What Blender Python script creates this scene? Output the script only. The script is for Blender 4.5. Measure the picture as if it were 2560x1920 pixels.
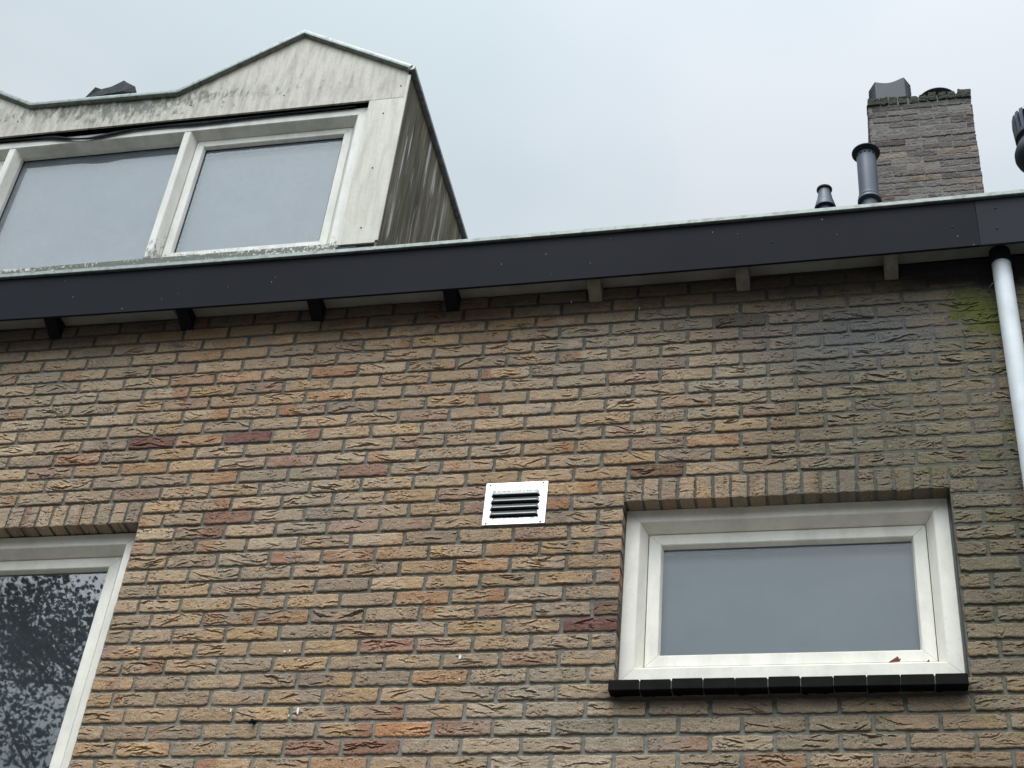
import bpy, math, random
import numpy as np
from mathutils import Vector, Matrix
random.seed(5)
for o in list(bpy.data.objects): bpy.data.objects.remove(o)
SC = bpy.context.scene
COL = SC.collection
DZ = 4.24                       # height of the design origin (a brick joint in the facade) above the pavement

# ------------------------------------------------------------------ camera
cd = bpy.data.cameras.new("camera"); cam = bpy.data.objects.new("camera", cd); COL.objects.link(cam)
cd.sensor_width = 36.0; cd.lens = 3942.6/2560*36; cd.clip_start = 0.05; cd.clip_end = 900
cam.matrix_world = Matrix(((0.97664, 0.05785, 0.20693, 2.16898),
                           (0.19557, -0.63818, -0.74463, -4.93749),
                           (0.08899, 0.76771, -0.63459, -2.63753+DZ),
                           (0, 0, 0, 1))) 
# rows above were camera axes in world; rebuild exactly and orthonormalise
ax = Vector((0.97664, 0.19557, 0.08899)).normalized()
az = Vector((0.20693, -0.74463, -0.63459)); az = (az - ax*az.dot(ax)).normalized()
ay = az.cross(ax)
m = Matrix.Identity(4)
for i in range(3):
    m[i][0] = ax[i]; m[i][1] = ay[i]; m[i][2] = az[i]
m[0][3], m[1][3], m[2][3] = 2.16898, -4.93749, -2.63753+DZ
cam.matrix_world = m
SC.camera = cam

# ------------------------------------------------------------------ sky
SUN_EL, SUN_AZ = math.radians(66), math.radians(196)      # azimuth clockwise from +Y: behind the viewer
w = bpy.data.worlds.new("World"); SC.world = w; w.use_nodes = True
nt = w.node_tree; nt.nodes.clear()
def N(nt, t, **kw):
    n = nt.nodes.new(t)
    for k, v in kw.items(): setattr(n, k, v)
    return n
def math_n(nt, op, a, b=None, clamp=False):
    n = N(nt, 'ShaderNodeMath', operation=op); n.use_clamp = clamp
    for i, v in enumerate((a, b)):
        if v is None: continue
        if isinstance(v, (int, float)): n.inputs[i].default_value = v
        else: nt.links.new(v, n.inputs[i])
    return n.outputs[0]
def ramp(nt, fac, stops, interp='LINEAR'):
    n = N(nt, 'ShaderNodeValToRGB'); n.color_ramp.interpolation = interp
    e = n.color_ramp.elements
    while len(e) < len(stops): e.new(0.5)
    for s, (p, c) in zip(e, stops):
        s.position = p; s.color = (*c, 1) if len(c) == 3 else c
    nt.links.new(fac, n.inputs[0]); return n.outputs[0]
def mixc(nt, fac, a, b, mode='MIX'):
    n = N(nt, 'ShaderNodeMix', data_type='RGBA', blend_type=mode)
    for s, v in ((n.inputs[0], fac), (n.inputs[6], a), (n.inputs[7], b)):
        if isinstance(v, (int, float)): s.default_value = v
        elif isinstance(v, tuple): s.default_value = (*v, 1)
        else: nt.links.new(v, s)
    return n.outputs[2]
sky = N(nt, 'ShaderNodeTexSky', sky_type='NISHITA'); sky.sun_disc = False
sky.sun_elevation = SUN_EL; sky.sun_rotation = SUN_AZ
bg1 = N(nt, 'ShaderNodeBackground'); bg1.inputs[1].default_value = 0.1
nt.links.new(sky.outputs[0], bg1.inputs[0])
tc = N(nt, 'ShaderNodeTexCoord')
mp = N(nt, 'ShaderNodeMapping'); mp.inputs['Location'].default_value = (0.3, 0.9, 0.2); mp.inputs['Scale'].default_value = (2.2, 1.6, 3.2)
nt.links.new(tc.outputs['Generated'], mp.inputs[0])
nz = N(nt, 'ShaderNodeTexNoise'); nz.inputs['Scale'].default_value = 1.6; nz.inputs['Detail'].default_value = 3; nz.inputs['Roughness'].default_value = 0.45
nt.links.new(mp.outputs[0], nz.inputs['Vector'])
sp = N(nt, 'ShaderNodeSeparateXYZ'); nt.links.new(tc.outputs['Generated'], sp.inputs[0])
cl = ramp(nt, math_n(nt, 'ADD', nz.outputs[0], math_n(nt, 'MULTIPLY', math_n(nt, 'ADD', sp.outputs[0], 0.12), 0.26)), [(0.34, (0.64, 0.73, 0.785)), (0.5, (0.69, 0.765, 0.82)), (0.64, (0.75, 0.80, 0.855))], 'EASE')
zen = math_n(nt, 'MULTIPLY', math_n(nt, 'MAXIMUM', math_n(nt, 'SUBTRACT', sp.outputs[2], 0.72), 0.0), 2.2)
bk = math_n(nt, 'MULTIPLY', math_n(nt, 'MULTIPLY', math_n(nt, 'MAXIMUM', math_n(nt, 'MULTIPLY', sp.outputs[1], -1.0), 0.0), math_n(nt, 'POWER', math_n(nt, 'MAXIMUM', sp.outputs[2], 0.0), 2.0)), 13.5)
lft = math_n(nt, 'MULTIPLY', sp.outputs[0], 0.06)
hz = N(nt, 'ShaderNodeMapRange', interpolation_type='SMOOTHSTEP'); nt.links.new(sp.outputs[2], hz.inputs[0])
hz.inputs[1].default_value = 0.12; hz.inputs[2].default_value = 0.62; hz.inputs[3].default_value = 0.05; hz.inputs[4].default_value = 1.0
gain = math_n(nt, 'ADD', math_n(nt, 'ADD', math_n(nt, 'ADD', 1.02, lft), zen), bk)
gain = math_n(nt, 'MULTIPLY', gain, hz.outputs[0])
bg2 = N(nt, 'ShaderNodeBackground'); nt.links.new(cl, bg2.inputs[0]); nt.links.new(gain, bg2.inputs[1])
mx = N(nt, 'ShaderNodeMixShader'); mx.inputs[0].default_value = 0.93
nt.links.new(bg1.outputs[0], mx.inputs[1]); nt.links.new(bg2.outputs[0], mx.inputs[2])
wo = N(nt, 'ShaderNodeOutputWorld'); nt.links.new(mx.outputs[0], wo.inputs[0])

# ------------------------------------------------------------------ sun through cloud
sl = bpy.data.lights.new("sun", 'SUN'); sl.energy = 1.5; sl.angle = math.radians(24); sl.color = (1.0, 0.975, 0.94)
so = bpy.data.objects.new("sun", sl); COL.objects.link(so)
sd = Vector((math.sin(SUN_AZ)*math.cos(SUN_EL), math.cos(SUN_AZ)*math.cos(SUN_EL), math.sin(SUN_EL)))
so.rotation_euler = (-sd).to_track_quat('-Z', 'Y').to_euler(); so.location = (0, -8, 14)
SC.view_settings.view_transform = 'Standard'; SC.view_settings.look = 'None'
SC.view_settings.exposure = 0.0; SC.view_settings.gamma = 1.0; SC.view_settings.use_curve_mapping = False

# ------------------------------------------------------------------ materials
def mat(name, base, rough=0.6, metal=0.0, spec=0.5, var=0.12, vscale=6.0, bump=0.0, bscale=200.0, vcol=None, detail=4):
    m_ = bpy.data.materials.new(name); m_.use_nodes = True
    t = m_.node_tree; b = t.nodes['Principled BSDF']
    b.inputs['Roughness'].default_value = rough; b.inputs['Metallic'].default_value = metal
    b.inputs['Specular IOR Level'].default_value = spec
    c = N(t, 'ShaderNodeTexCoord'); n = N(t, 'ShaderNodeTexNoise')
    n.inputs['Scale'].default_value = vscale; n.inputs['Detail'].default_value = detail
    t.links.new(c.outputs['Object'], n.inputs['Vector'])
    k = ramp(t, n.outputs[0], [(0.3, (1-var,)*3), (0.7, (1+var*0.6,)*3)])
    src = base
    if vcol:
        a = N(t, 'ShaderNodeVertexColor', layer_name='Col'); src = a.outputs[0]
    o = mixc(t, 1.0, k, src, 'MULTIPLY')
    t.links.new(o, b.inputs['Base Color'])
    if bump:
        n2 = N(t, 'ShaderNodeTexNoise'); n2.inputs['Scale'].default_value = bscale; n2.inputs['Detail'].default_value = 5
        n2.inputs['Roughness'].default_value = 0.65
        t.links.new(c.outputs['Object'], n2.inputs['Vector'])
        bp = N(t, 'ShaderNodeBump'); bp.inputs['Strength'].default_value = 1.0; bp.inputs['Distance'].default_value = bump
        t.links.new(n2.outputs[0], bp.inputs['Height']); t.links.new(bp.outputs[0], b.inputs['Normal'])
    return m_

M_brick = mat('brick', None, 0.92, spec=0.15, var=0.34, vscale=190, bump=0.0042, bscale=130, vcol=True)
M_mortar = mat('mortar', None, 0.95, spec=0.2, var=0.22, vscale=60, bump=0.0014, bscale=260, vcol=True)
M_black = mat('black_cavity', (0.008, 0.009, 0.011), 0.9, spec=0.1)
M_wood_black = mat('tarred_wood', (0.008, 0.009, 0.012), 0.8, spec=0.2, bump=0.002, bscale=90)
M_wood_grey = mat('weathered_wood', (0.25, 0.225, 0.185), 0.85, spec=0.2, var=0.3, vscale=25, bump=0.001, bscale=120)
M_soffit = mat('soffit_paint', (0.36, 0.345, 0.31), 0.7, spec=0.3, var=0.25, vscale=7, bump=0.0006, bscale=60)
M_fascia = mat('fascia_board', (0.0110, 0.0118, 0.0165), 0.62, spec=0.05, var=0.25, vscale=1.3)
M_fascia2 = mat('fascia_board_grey', (0.022, 0.025, 0.031), 0.6, spec=0.06, var=0.2, vscale=1.5)
M_dark_metal = mat('dark_coated_metal', (0.026, 0.034, 0.044), 0.5, metal=0.0, spec=0.3, var=0.25, vscale=9)
M_dark_metal2 = mat('slate_blue_metal', (0.062, 0.080, 0.108), 0.45, metal=0.0, spec=0.35, var=0.2, vscale=5)
M_cowl = mat('cowl_metal', (0.034, 0.042, 0.056), 0.5, spec=0.25, var=0.25, vscale=6)
M_pipe = mat('pvc_pipe', (0.66, 0.70, 0.71), 0.4, spec=0.45, var=0.14, vscale=9, bump=0.0003, bscale=40)
M_socket = mat('pipe_socket', (0.008, 0.011, 0.016), 0.8, spec=0.15)
M_lead = mat('lead_sheet', (0.018, 0.026, 0.031), 0.6, spec=0.15, var=0.6, vscale=22, bump=0.004, bscale=35)
M_screw = mat('screw_head', (0.13, 0.13, 0.125), 0.45, metal=0.5)
M_sill = mat('glazed_tile', (0.0075, 0.0062, 0.0062), 0.65, spec=0.06, var=0.5, vscale=18, bump=0.0006, bscale=70)
M_sealant = mat('grey_sealant', (0.10, 0.10, 0.092), 0.7, var=0.3, vscale=40, bump=0.001, bscale=120)
M_gasket = mat('gasket', (0.012, 0.015, 0.02), 0.7, spec=0.2)
M_splash = mat('paint_splash', (0.82, 0.82, 0.78), 0.7)
M_rooftile = mat('roof_tile', (0.045, 0.04, 0.04), 0.7, var=0.4, vscale=12, bump=0.002, bscale=60)
M_leafdry = mat('dry_leaf', (0.20, 0.055, 0.03), 0.6, var=0.4, vscale=60)
M_bark = mat('bark', (0.06, 0.05, 0.04), 0.9, var=0.4, vscale=12, bump=0.01, bscale=20)
M_leaf = mat('foliage', (0.055, 0.085, 0.032), 0.6, spec=0.3, var=0.5, vscale=2.0)
M_lining = mat('interior_lining', (0.20, 0.25, 0.29), 0.7, var=0.1)
M_room = mat('dark_room', (0.012, 0.014, 0.018), 0.9, spec=0.1)

def frame_mat(name, base, dirt, amount, scale=(14, 14, 3), algae=None, zlo=None):
    """painted plastic or panel with run-off dirt: vertical streaks plus fine speckle"""
    m_ = bpy.data.materials.new(name); m_.use_nodes = True
    t = m_.node_tree; b = t.nodes['Principled BSDF']; b.inputs['Roughness'].default_value = 0.45
    b.inputs['Specular IOR Level'].default_value = 0.4
    c = N(t, 'ShaderNodeTexCoord')
    mp_ = N(t, 'ShaderNodeMapping'); mp_.inputs['Scale'].default_value = scale; t.links.new(c.outputs['Object'], mp_.inputs[0])
    n1 = N(t, 'ShaderNodeTexNoise'); n1.inputs['Scale'].default_value = 1.0; n1.inputs['Detail'].default_value = 6; n1.inputs['Roughness'].default_value = 0.65
    t.links.new(mp_.outputs[0], n1.inputs['Vector'])
    n2 = N(t, 'ShaderNodeTexNoise'); n2.inputs['Scale'].default_value = 55; n2.inputs['Detail'].default_value = 4
    t.links.new(c.outputs['Object'], n2.inputs['Vector'])
    f = ramp(t, n1.outputs[0], [(0.42, (0, 0, 0)), (0.68, (amount,)*3)])
    f2 = ramp(t, n2.outputs[0], [(0.60, (0, 0, 0)), (0.78, (amount*0.9,)*3)])
    ff = math_n(t, 'MAXIMUM', f, f2)
    col = mixc(t, ff, base, dirt)
    if algae:                       # (colour, noise scale, low, high, z centre/half height window in object space or None)
        acol, asc, lo, hi, win = algae
        mp2 = N(t, 'ShaderNodeMapping'); mp2.inputs['Scale'].default_value = asc; t.links.new(c.outputs['Object'], mp2.inputs[0])
        n3 = N(t, 'ShaderNodeTexNoise'); n3.inputs['Scale'].default_value = 1.0; n3.inputs['Detail'].default_value = 7; n3.inputs['Roughness'].default_value = 0.7
        t.links.new(mp2.outputs[0], n3.inputs['Vector'])
        fa = n3.outputs[0]
        if win:
            s_ = N(t, 'ShaderNodeSeparateXYZ'); t.links.new(c.outputs['Object'], s_.inputs[0])
            for axis, cen, half, wgt in win:
                d = math_n(t, 'ABSOLUTE', math_n(t, 'SUBTRACT', s_.outputs[axis], cen))
                g = math_n(t, 'MULTIPLY', math_n(t, 'SUBTRACT', 1.0, math_n(t, 'DIVIDE', d, half)), wgt)
                g = math_n(t, 'MAXIMUM', g, -0.35)
                fa = math_n(t, 'ADD', fa, g)
        fa = ramp(t, fa, [(lo, (0, 0, 0)), (hi, (1, 1, 1))])
        col = mixc(t, fa, col, acol)
    t.links.new(col, b.inputs['Base Color'])
    n4 = N(t, 'ShaderNodeTexNoise'); n4.inputs['Scale'].default_value = 40
    t.links.new(c.outputs['Object'], n4.inputs['Vector'])
    bp = N(t, 'ShaderNodeBump'); bp.inputs['Distance'].default_value = 0.0008; t.links.new(n4.outputs[0], bp.inputs['Height']); t.links.new(bp.outputs[0], b.inputs['Normal'])
    return m_
M_frame = frame_mat('white_window_plastic', (0.83, 0.79, 0.695), (0.55, 0.54, 0.46), 0.55, (9, 9, 4))
M_dframe = frame_mat('dormer_window_plastic', (0.72, 0.70, 0.64), (0.48, 0.46, 0.39), 0.7, (10, 10, 4),
                     algae=((0.06, 0.065, 0.04), (80, 80, 65), 0.60, 0.68, [(2, 6.750, 0.06, 0.17), (0, -1.55, 1.2, 0.14)]))
M_mull = frame_mat('dormer_mullion_plastic', (0.72, 0.70, 0.64), (0.48, 0.46, 0.39), 0.6, (10, 10, 4),
                     algae=((0.10, 0.11, 0.075), (60, 60, 30), 0.60, 0.75, [(2, 6.74, 0.24, 0.22)]))
M_panel = frame_mat('dormer_panel', (0.47, 0.435, 0.365), (0.19, 0.175, 0.11), 0.85, (26, 26, 4.5),
                    algae=((0.055, 0.056, 0.032), (30, 30, 13), 0.57, 0.72, [(2, 7.93, 0.11, 0.12), (0, -2.00, 0.62, 0.12)]))
M_post = frame_mat('dormer_corner_panel', (0.55, 0.52, 0.435), (0.31, 0.29, 0.21), 0.7, (26, 26, 3.0))

def cheek_mat():
    m_ = bpy.data.materials.new('algae_streaked_panel'); m_.use_nodes = True
    t = m_.node_tree; b = t.nodes['Principled BSDF']; b.inputs['Roughness'].default_value = 0.75
    b.inputs['Specular IOR Level'].default_value = 0.25
    c = N(t, 'ShaderNodeTexCoord')
    def nz_(scale, det=6, rough=0.65, loc=(0, 0, 0)):
        mp_ = N(t, 'ShaderNodeMapping'); mp_.inputs['Scale'].default_value = scale; mp_.inputs['Location'].default_value = loc
        t.links.new(c.outputs['Object'], mp_.inputs[0])
        n = N(t, 'ShaderNodeTexNoise'); n.inputs['Scale'].default_value = 1; n.inputs['Detail'].default_value = det; n.inputs['Roughness'].default_value = rough
        t.links.new(mp_.outputs[0], n.inputs['Vector']); return n.outputs[0]
    a = ramp(t, nz_((1, 15, 1.3), 7, 0.68), [(0.38, (0.060, 0.057, 0.040)), (0.52, (0.150, 0.135, 0.085)), (0.66, (0.34, 0.305, 0.24))])
    s = ramp(t, nz_((1, 26, 1.6), 3, 0.5, (0, 3.3, 0.7)), [(0.60, (0, 0, 0)), (0.66, (0.95,)*3)])
    a = mixc(t, s, a, (0.62, 0.60, 0.56))
    g = ramp(t, nz_((1, 9, 2.2), 4), [(0.5, (0, 0, 0)), (0.75, (0.6,)*3)])
    a = mixc(t, g, a, (0.085, 0.092, 0.035))
    s2 = ramp(t, nz_((1, 140, 6), 4), [(0.35, (0.75,)*3), (0.7, (1.2,)*3)])
    a = mixc(t, 1.0, a, s2, 'MULTIPLY')
    t.links.new(a, b.inputs['Base Color']); return m_
M_cheek = cheek_mat()

def trim_mat(name, base, moss):
    m_ = mat(name, base, 0.42, metal=0.35, spec=0.5, var=0.18, vscale=18)
    t = m_.node_tree; b = t.nodes['Principled BSDF']
    c = N(t, 'ShaderNodeTexCoord'); n = N(t, 'ShaderNodeTexNoise'); n.inputs['Scale'].default_value = 38; n.inputs['Detail'].default_value = 6
    t.links.new(c.outputs['Object'], n.inputs['Vector'])
    f = ramp(t, n.outputs[0], [(0.5, (0, 0, 0)), (0.68, (0.75,)*3)])
    old = b.inputs['Base Color'].links[0].from_socket
    o = mixc(t, f, old, moss); t.links.new(o, b.inputs['Base Color']); return m_
M_trim = trim_mat('dormer_edge_trim', (0.24, 0.27, 0.25), (0.085, 0.10, 0.08))
M_trim2 = trim_mat('roof_edge_trim', (0.22, 0.245, 0.225), (0.10, 0.115, 0.09))

def plate_mat():
    m_ = mat('brushed_aluminium', (0.80, 0.81, 0.81), 0.34, metal=0.9, var=0.05, vscale=30)
    t = m_.node_tree; b = t.nodes['Principled BSDF']
    c = N(t, 'ShaderNodeTexCoord'); n = N(t, 'ShaderNodeTexNoise'); n.inputs['Scale'].default_value = 120; n.inputs['Detail'].default_value = 5
    t.links.new(c.outputs['Object'], n.inputs['Vector'])
    f = ramp(t, n.outputs[0], [(0.56, (0, 0, 0)), (0.70, (0.5,)*3)])
    old = b.inputs['Base Color'].links[0].from_socket
    o1 = mixc(t, f, old, (0.30, 0.31, 0.30))
    # matte grey over the pressed louvres (stops short of the plain border)
    s_ = N(t, 'ShaderNodeSeparateXYZ'); t.links.new(c.outputs['Object'], s_.inputs[0])
    fx = math_n(t, 'SUBTRACT', 0.0985, math_n(t, 'ABSOLUTE', math_n(t, 'SUBTRACT', s_.outputs[0], 0.368)))
    fz = math_n(t, 'SUBTRACT', 0.070, math_n(t, 'ABSOLUTE', math_n(t, 'SUBTRACT', s_.outputs[2], 5.182)))
    g = math_n(t, 'ADD', math_n(t, 'MINIMUM', fx, fz), math_n(t, 'MULTIPLY', math_n(t, 'SUBTRACT', n.outputs[0], 0.5), 0.03))
    g = math_n(t, 'MULTIPLY', g, 160.0, True)
    t.links.new(mixc(t, g, o1, (0.17, 0.175, 0.17)), b.inputs['Base Color'])
    t.links.new(math_n(t, 'SUBTRACT', 0.9, math_n(t, 'MULTIPLY', g, 0.6)), b.inputs['Metallic']); return m_
M_plate = plate_mat()

def glass_mat(name, ior, rough, haze, hazecol):
    """pane: sees through, mirrors by Fresnel, and carries a thin film of dirt"""
    m_ = bpy.data.materials.new(name); m_.use_nodes = True
    t = m_.node_tree; t.nodes.clear()
    tr = N(t, 'ShaderNodeBsdfTransparent'); gl = N(t, 'ShaderNodeBsdfGlossy'); gl.inputs['Roughness'].default_value = rough
    fr = N(t, 'ShaderNodeFresnel'); fr.inputs['IOR'].default_value = ior
    m1 = N(t, 'ShaderNodeMixShader'); t.links.new(fr.outputs[0], m1.inputs[0]); t.links.new(tr.outputs[0], m1.inputs[1]); t.links.new(gl.outputs[0], m1.inputs[2])
    df = N(t, 'ShaderNodeBsdfDiffuse'); df.inputs[0].default_value = (*hazecol, 1)  # pale film, lightened to stand in for reflected sky
    c = N(t, 'ShaderNodeTexCoord'); n = N(t, 'ShaderNodeTexNoise'); n.inputs['Scale'].default_value = 5; n.inputs['Detail'].default_value = 8; n.inputs['Roughness'].default_value = 0.7
    t.links.new(c.outputs['Object'], n.inputs['Vector'])
    f = ramp(t, n.outputs[0], [(0.3, (haze*0.65,)*3), (0.75, (haze*1.45,)*3)])
    m2 = N(t, 'ShaderNodeMixShader'); t.links.new(f, m2.inputs[0]); t.links.new(m1.outputs[0], m2.inputs[1]); t.links.new(df.outputs[0], m2.inputs[2])
    o = N(t, 'ShaderNodeOutputMaterial'); t.links.new(m2.outputs[0], o.inputs[0]); return m_
M_glass_dark = glass_mat('mirror_glass', 2.7, 0.014, 0.085, (0.34, 0.41, 0.45))
M_glass_blind = glass_mat('dusty_glass', 1.6, 0.05, 0.10, (0.55, 0.58, 0.62))
M_glass_dorm = glass_mat('dormer_glass', 1.8, 0.03, 0.20, (0.62, 0.67, 0.71))
M_blind_r = mat('grey_blue_blind', (0.40, 0.475, 0.52), 0.85, spec=0.1, var=0.05, vscale=7)
M_blind_d = mat('pale_blind', (0.80, 0.86, 0.92), 0.85, spec=0.1, var=0.04, vscale=7)

# ------------------------------------------------------------------ mesh helpers
class MB:
    def __init__(s): s.v = []; s.f = []; s.c = []
    def add(s, vs, fs, col=None):
        o = len(s.v); s.v += [tuple(p) for p in vs]; s.f += [tuple(i+o for i in f) for f in fs]
        return s
    def box(s, x0, x1, y0, y1, z0, z1, bev=0.0):
        if bev:
            b = bev; pts = []
            # chamfered box: three shells of eight corners
            for sx, X in ((-1, x0), (1, x1)):
                for sy, Y in ((-1, y0), (1, y1)):
                    for sz, Z in ((-1, z0), (1, z1)):
                        pts += [(X, Y-sy*b, Z-sz*b), (X-sx*b, Y, Z-sz*b), (X-sx*b, Y-sy*b, Z)]
            import bmesh
            bm = bmesh.new(); vv = [bm.verts.new(p) for p in pts]
            r = bmesh.ops.convex_hull(bm, input=vv)
            bm.verts.ensure_lookup_table(); bm.verts.index_update()
            s.add([v.co[:] for v in bm.verts], [[v.index for v in f.verts] for f in bm.faces]); bm.free()
            return s
        v = [(x0,y0,z0),(x1,y0,z0),(x1,y1,z0),(x0,y1,z0),(x0,y0,z1),(x1,y0,z1),(x1,y1,z1),(x0,y1,z1)]
        return s.add(v, [(0,3,2,1),(4,5,6,7),(0,1,5,4),(1,2,6,5),(2,3,7,6),(3,0,4,7)])
    def ring(s, x0, x1, z0, z1, prof, gap=0.0005):
        """four mitred bars round an opening in the XZ plane; prof = (inset, y) from outside to inside"""
        cs = [(x0, z0, 1, 1), (x1, z0, -1, 1), (x1, z1, -1, -1), (x0, z1, 1, -1)]
        for k in range(4):
            a, b = cs[k], cs[(k+1) % 4]
            vs = []
            for ins, y in prof:
                for q, (X, Z, sx, sz) in enumerate((a, b)):
                    px, pz = X+sx*ins, Z+sz*ins
                    if k in (0, 2): px += gap*(1 if (q == 0) == (k == 0) else -1)
                    else: pz += gap*(1 if (q == 0) == (k == 1) else -1)
                    vs.append((px, y, pz))
            fs = [(2*i, 2*i+1, 2*i+3, 2*i+2) for i in range(len(prof)-1)]
            s.add(vs, fs)
        return s
    def lathe(s, cx, cy, prof, n=40, cap=True):
        o = []; fs = []
        for r, z in prof:
            for i in range(n):
                a = 2*math.pi*i/n; o.append((cx+r*math.cos(a), cy+r*math.sin(a), z))
        for j in range(len(prof)-1):
            for i in range(n):
                k = (i+1) % n; fs.append((j*n+i, j*n+k, (j+1)*n+k, (j+1)*n+i))
        if cap:
            fs.append(tuple(range(n))[::-1]); fs.append(tuple((len(prof)-1)*n+i for i in range(n)))
        return s.add(o, fs)
    def tube(s, pts, rad, n=8):
        pts = [Vector(p) for p in pts]; rs = rad if isinstance(rad, (list, tuple)) else [rad]*len(pts)
        o = []; fs = []
        for i, p in enumerate(pts):
            d = (pts[min(i+1, len(pts)-1)]-pts[max(i-1, 0)]).normalized()
            u = d.cross(Vector((0.31, 0.17, 0.93))).normalized(); w_ = d.cross(u)
            for k in range(n):
                a = 2*math.pi*k/n; o.append(p+(u*math.cos(a)+w_*math.sin(a))*rs[i])
        for i in range(len(pts)-1):
            for k in range(n):
                q = (k+1) % n; fs.append((i*n+k, i*n+q, (i+1)*n+q, (i+1)*n+k))
        fs.append(tuple(range(n))); fs.append(tuple((len(pts)-1)*n+k for k in range(n))[::-1])
        return s.add(o, fs)
    def sweep(s, path, prof):
        """profile (a = outwards normal to the path in XZ, b = towards -Y) carried along a polyline in the XZ plane, mitred"""
        P = [Vector((p[0], p[1])) for p in path]; o = []; n = len(prof); fs = []
        for i, p in enumerate(P):
            d0 = (P[i]-P[i-1]).normalized() if i else (P[1]-P[0]).normalized()
            d1 = (P[i+1]-P[i]).normalized() if i < len(P)-1 else d0
            n0 = Vector((-d0.y, d0.x)); n1 = Vector((-d1.y, d1.x)); nn = (n0+n1).normalized(); nn /= max(0.4, nn.dot(n0))
            for a, b in prof: o.append((p.x+nn.x*a, -b, p.y+nn.y*a))
        for i in range(len(P)-1):
            for k in range(n):
                q = (k+1) % n; fs.append((i*n+k, (i+1)*n+k, (i+1)*n+q, i*n+q))
        fs.append(tuple(range(n))); fs.append(tuple((len(P)-1)*n+k for k in range(n))[::-1])
        return s.add(o, fs)
    def prism(s, poly, y0, y1):
        n = len(poly)
        v = [(x, y0, z) for x, z in poly]+[(x, y1, z) for x, z in poly]
        return s.add(v, [tuple(range(n))[::-1], tuple(range(n, 2*n))]+[(i, (i+1) % n, n+(i+1) % n, n+i) for i in range(n)])

ORG = {}
def root(name, loc, label, cat, group=None, kind=None):
    o = bpy.data.objects.new(name, None); o.empty_display_size = 0.2; COL.objects.link(o)
    o.location = (loc[0], loc[1], loc[2]+DZ); ORG[o.name] = loc
    if label: o['label'] = label; o['category'] = cat
    if group: o['group'] = group
    if kind: o['kind'] = kind
    return o
def obj(name, mb, material, parent=None, org=None, label=None, cat=None, kind=None, group=None, smooth=False, cols=None, autos=None):
    """one mesh object; parent gets it as a part, org places a free-standing thing's origin"""
    if parent is not None: base = ORG[parent.name]
    else: base = org or (0, 0, 0)
    if isinstance(mb, MB): V = np.array(mb.v, float); F = mb.f
    else: V, F = mb
    V = V - np.array(base)
    me = bpy.data.meshes.new(name)
    if isinstance(F, np.ndarray):
        me.vertices.add(len(V)); me.vertices.foreach_set('co', V.ravel())
        me.loops.add(F.size); me.loops.foreach_set('vertex_index', F.ravel().astype(np.int32))
        me.polygons.add(len(F)); me.polygons.foreach_set('loop_start', np.arange(0, F.size, 4, dtype=np.int32))
        me.polygons.foreach_set('loop_total', np.full(len(F), 4, dtype=np.int32))
        me.update(calc_edges=True)
    else:
        me.from_pydata(V.tolist(), [], F); me.update()
        import bmesh
        bm = bmesh.new(); bm.from_mesh(me); bmesh.ops.recalc_face_normals(bm, faces=bm.faces); bm.to_mesh(me); bm.free()
    if cols is not None:
        at = me.color_attributes.new('Col', 'FLOAT_COLOR', 'POINT')
        at.data.foreach_set('color', np.concatenate([cols, np.ones((len(cols), 1))], 1).ravel().astype(np.float32))
    if smooth: me.polygons.foreach_set('use_smooth', np.ones(len(me.polygons), dtype=bool))
    if autos:
        me.polygons.foreach_set('use_smooth', np.ones(len(me.polygons), dtype=bool)); me.set_sharp_from_angle(angle=math.radians(autos))
    me.materials.append(material)
    o = bpy.data.objects.new(name, me); COL.objects.link(o)
    if parent is not None:
        o.parent = parent; ORG[o.name] = base
    else:
        o.location = (base[0], base[1], base[2]+DZ); ORG[o.name] = base
    if label: o['label'] = label
    if cat: o['category'] = cat
    if kind: o['kind'] = kind
    if group: o['group'] = group
    return o

# ------------------------------------------------------------------ numpy noise
def _h(ix, iy, s):
    x = (ix.astype(np.int64)*374761393 + iy.astype(np.int64)*668265263 + int(s)*2246822519) & 0xffffffff
    x = ((x ^ (x >> 13))*1274126177) & 0xffffffff
    x = ((x ^ (x >> 15))*2246822519) & 0xffffffff
    return ((x ^ (x >> 16)) & 0xffff)/65535.0
def vn(x, y, s=0):
    x = np.asarray(x, float); y = np.asarray(y, float)
    ix = np.floor(x); iy = np.floor(y); fx = x-ix; fy = y-iy
    fx = fx*fx*(3-2*fx); fy = fy*fy*(3-2*fy)
    a = _h(ix, iy, s); b = _h(ix+1, iy, s); c = _h(ix, iy+1, s); d = _h(ix+1, iy+1, s)
    return (a*(1-fx)+b*fx)*(1-fy)+(c*(1-fx)+d*fx)*fy
def fbm(x, y, s=0, o=4):
    t = 0; a = 0.5; n = 0
    for i in range(o):
        t = t+a*vn(x*2**i+17*i, y*2**i+31*i, s+i); n += a; a *= 0.5
    return t/n
def ss(a, b, x):
    t = np.clip((x-a)/(b-a), 0, 1); return t*t*(3-2*t)

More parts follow.
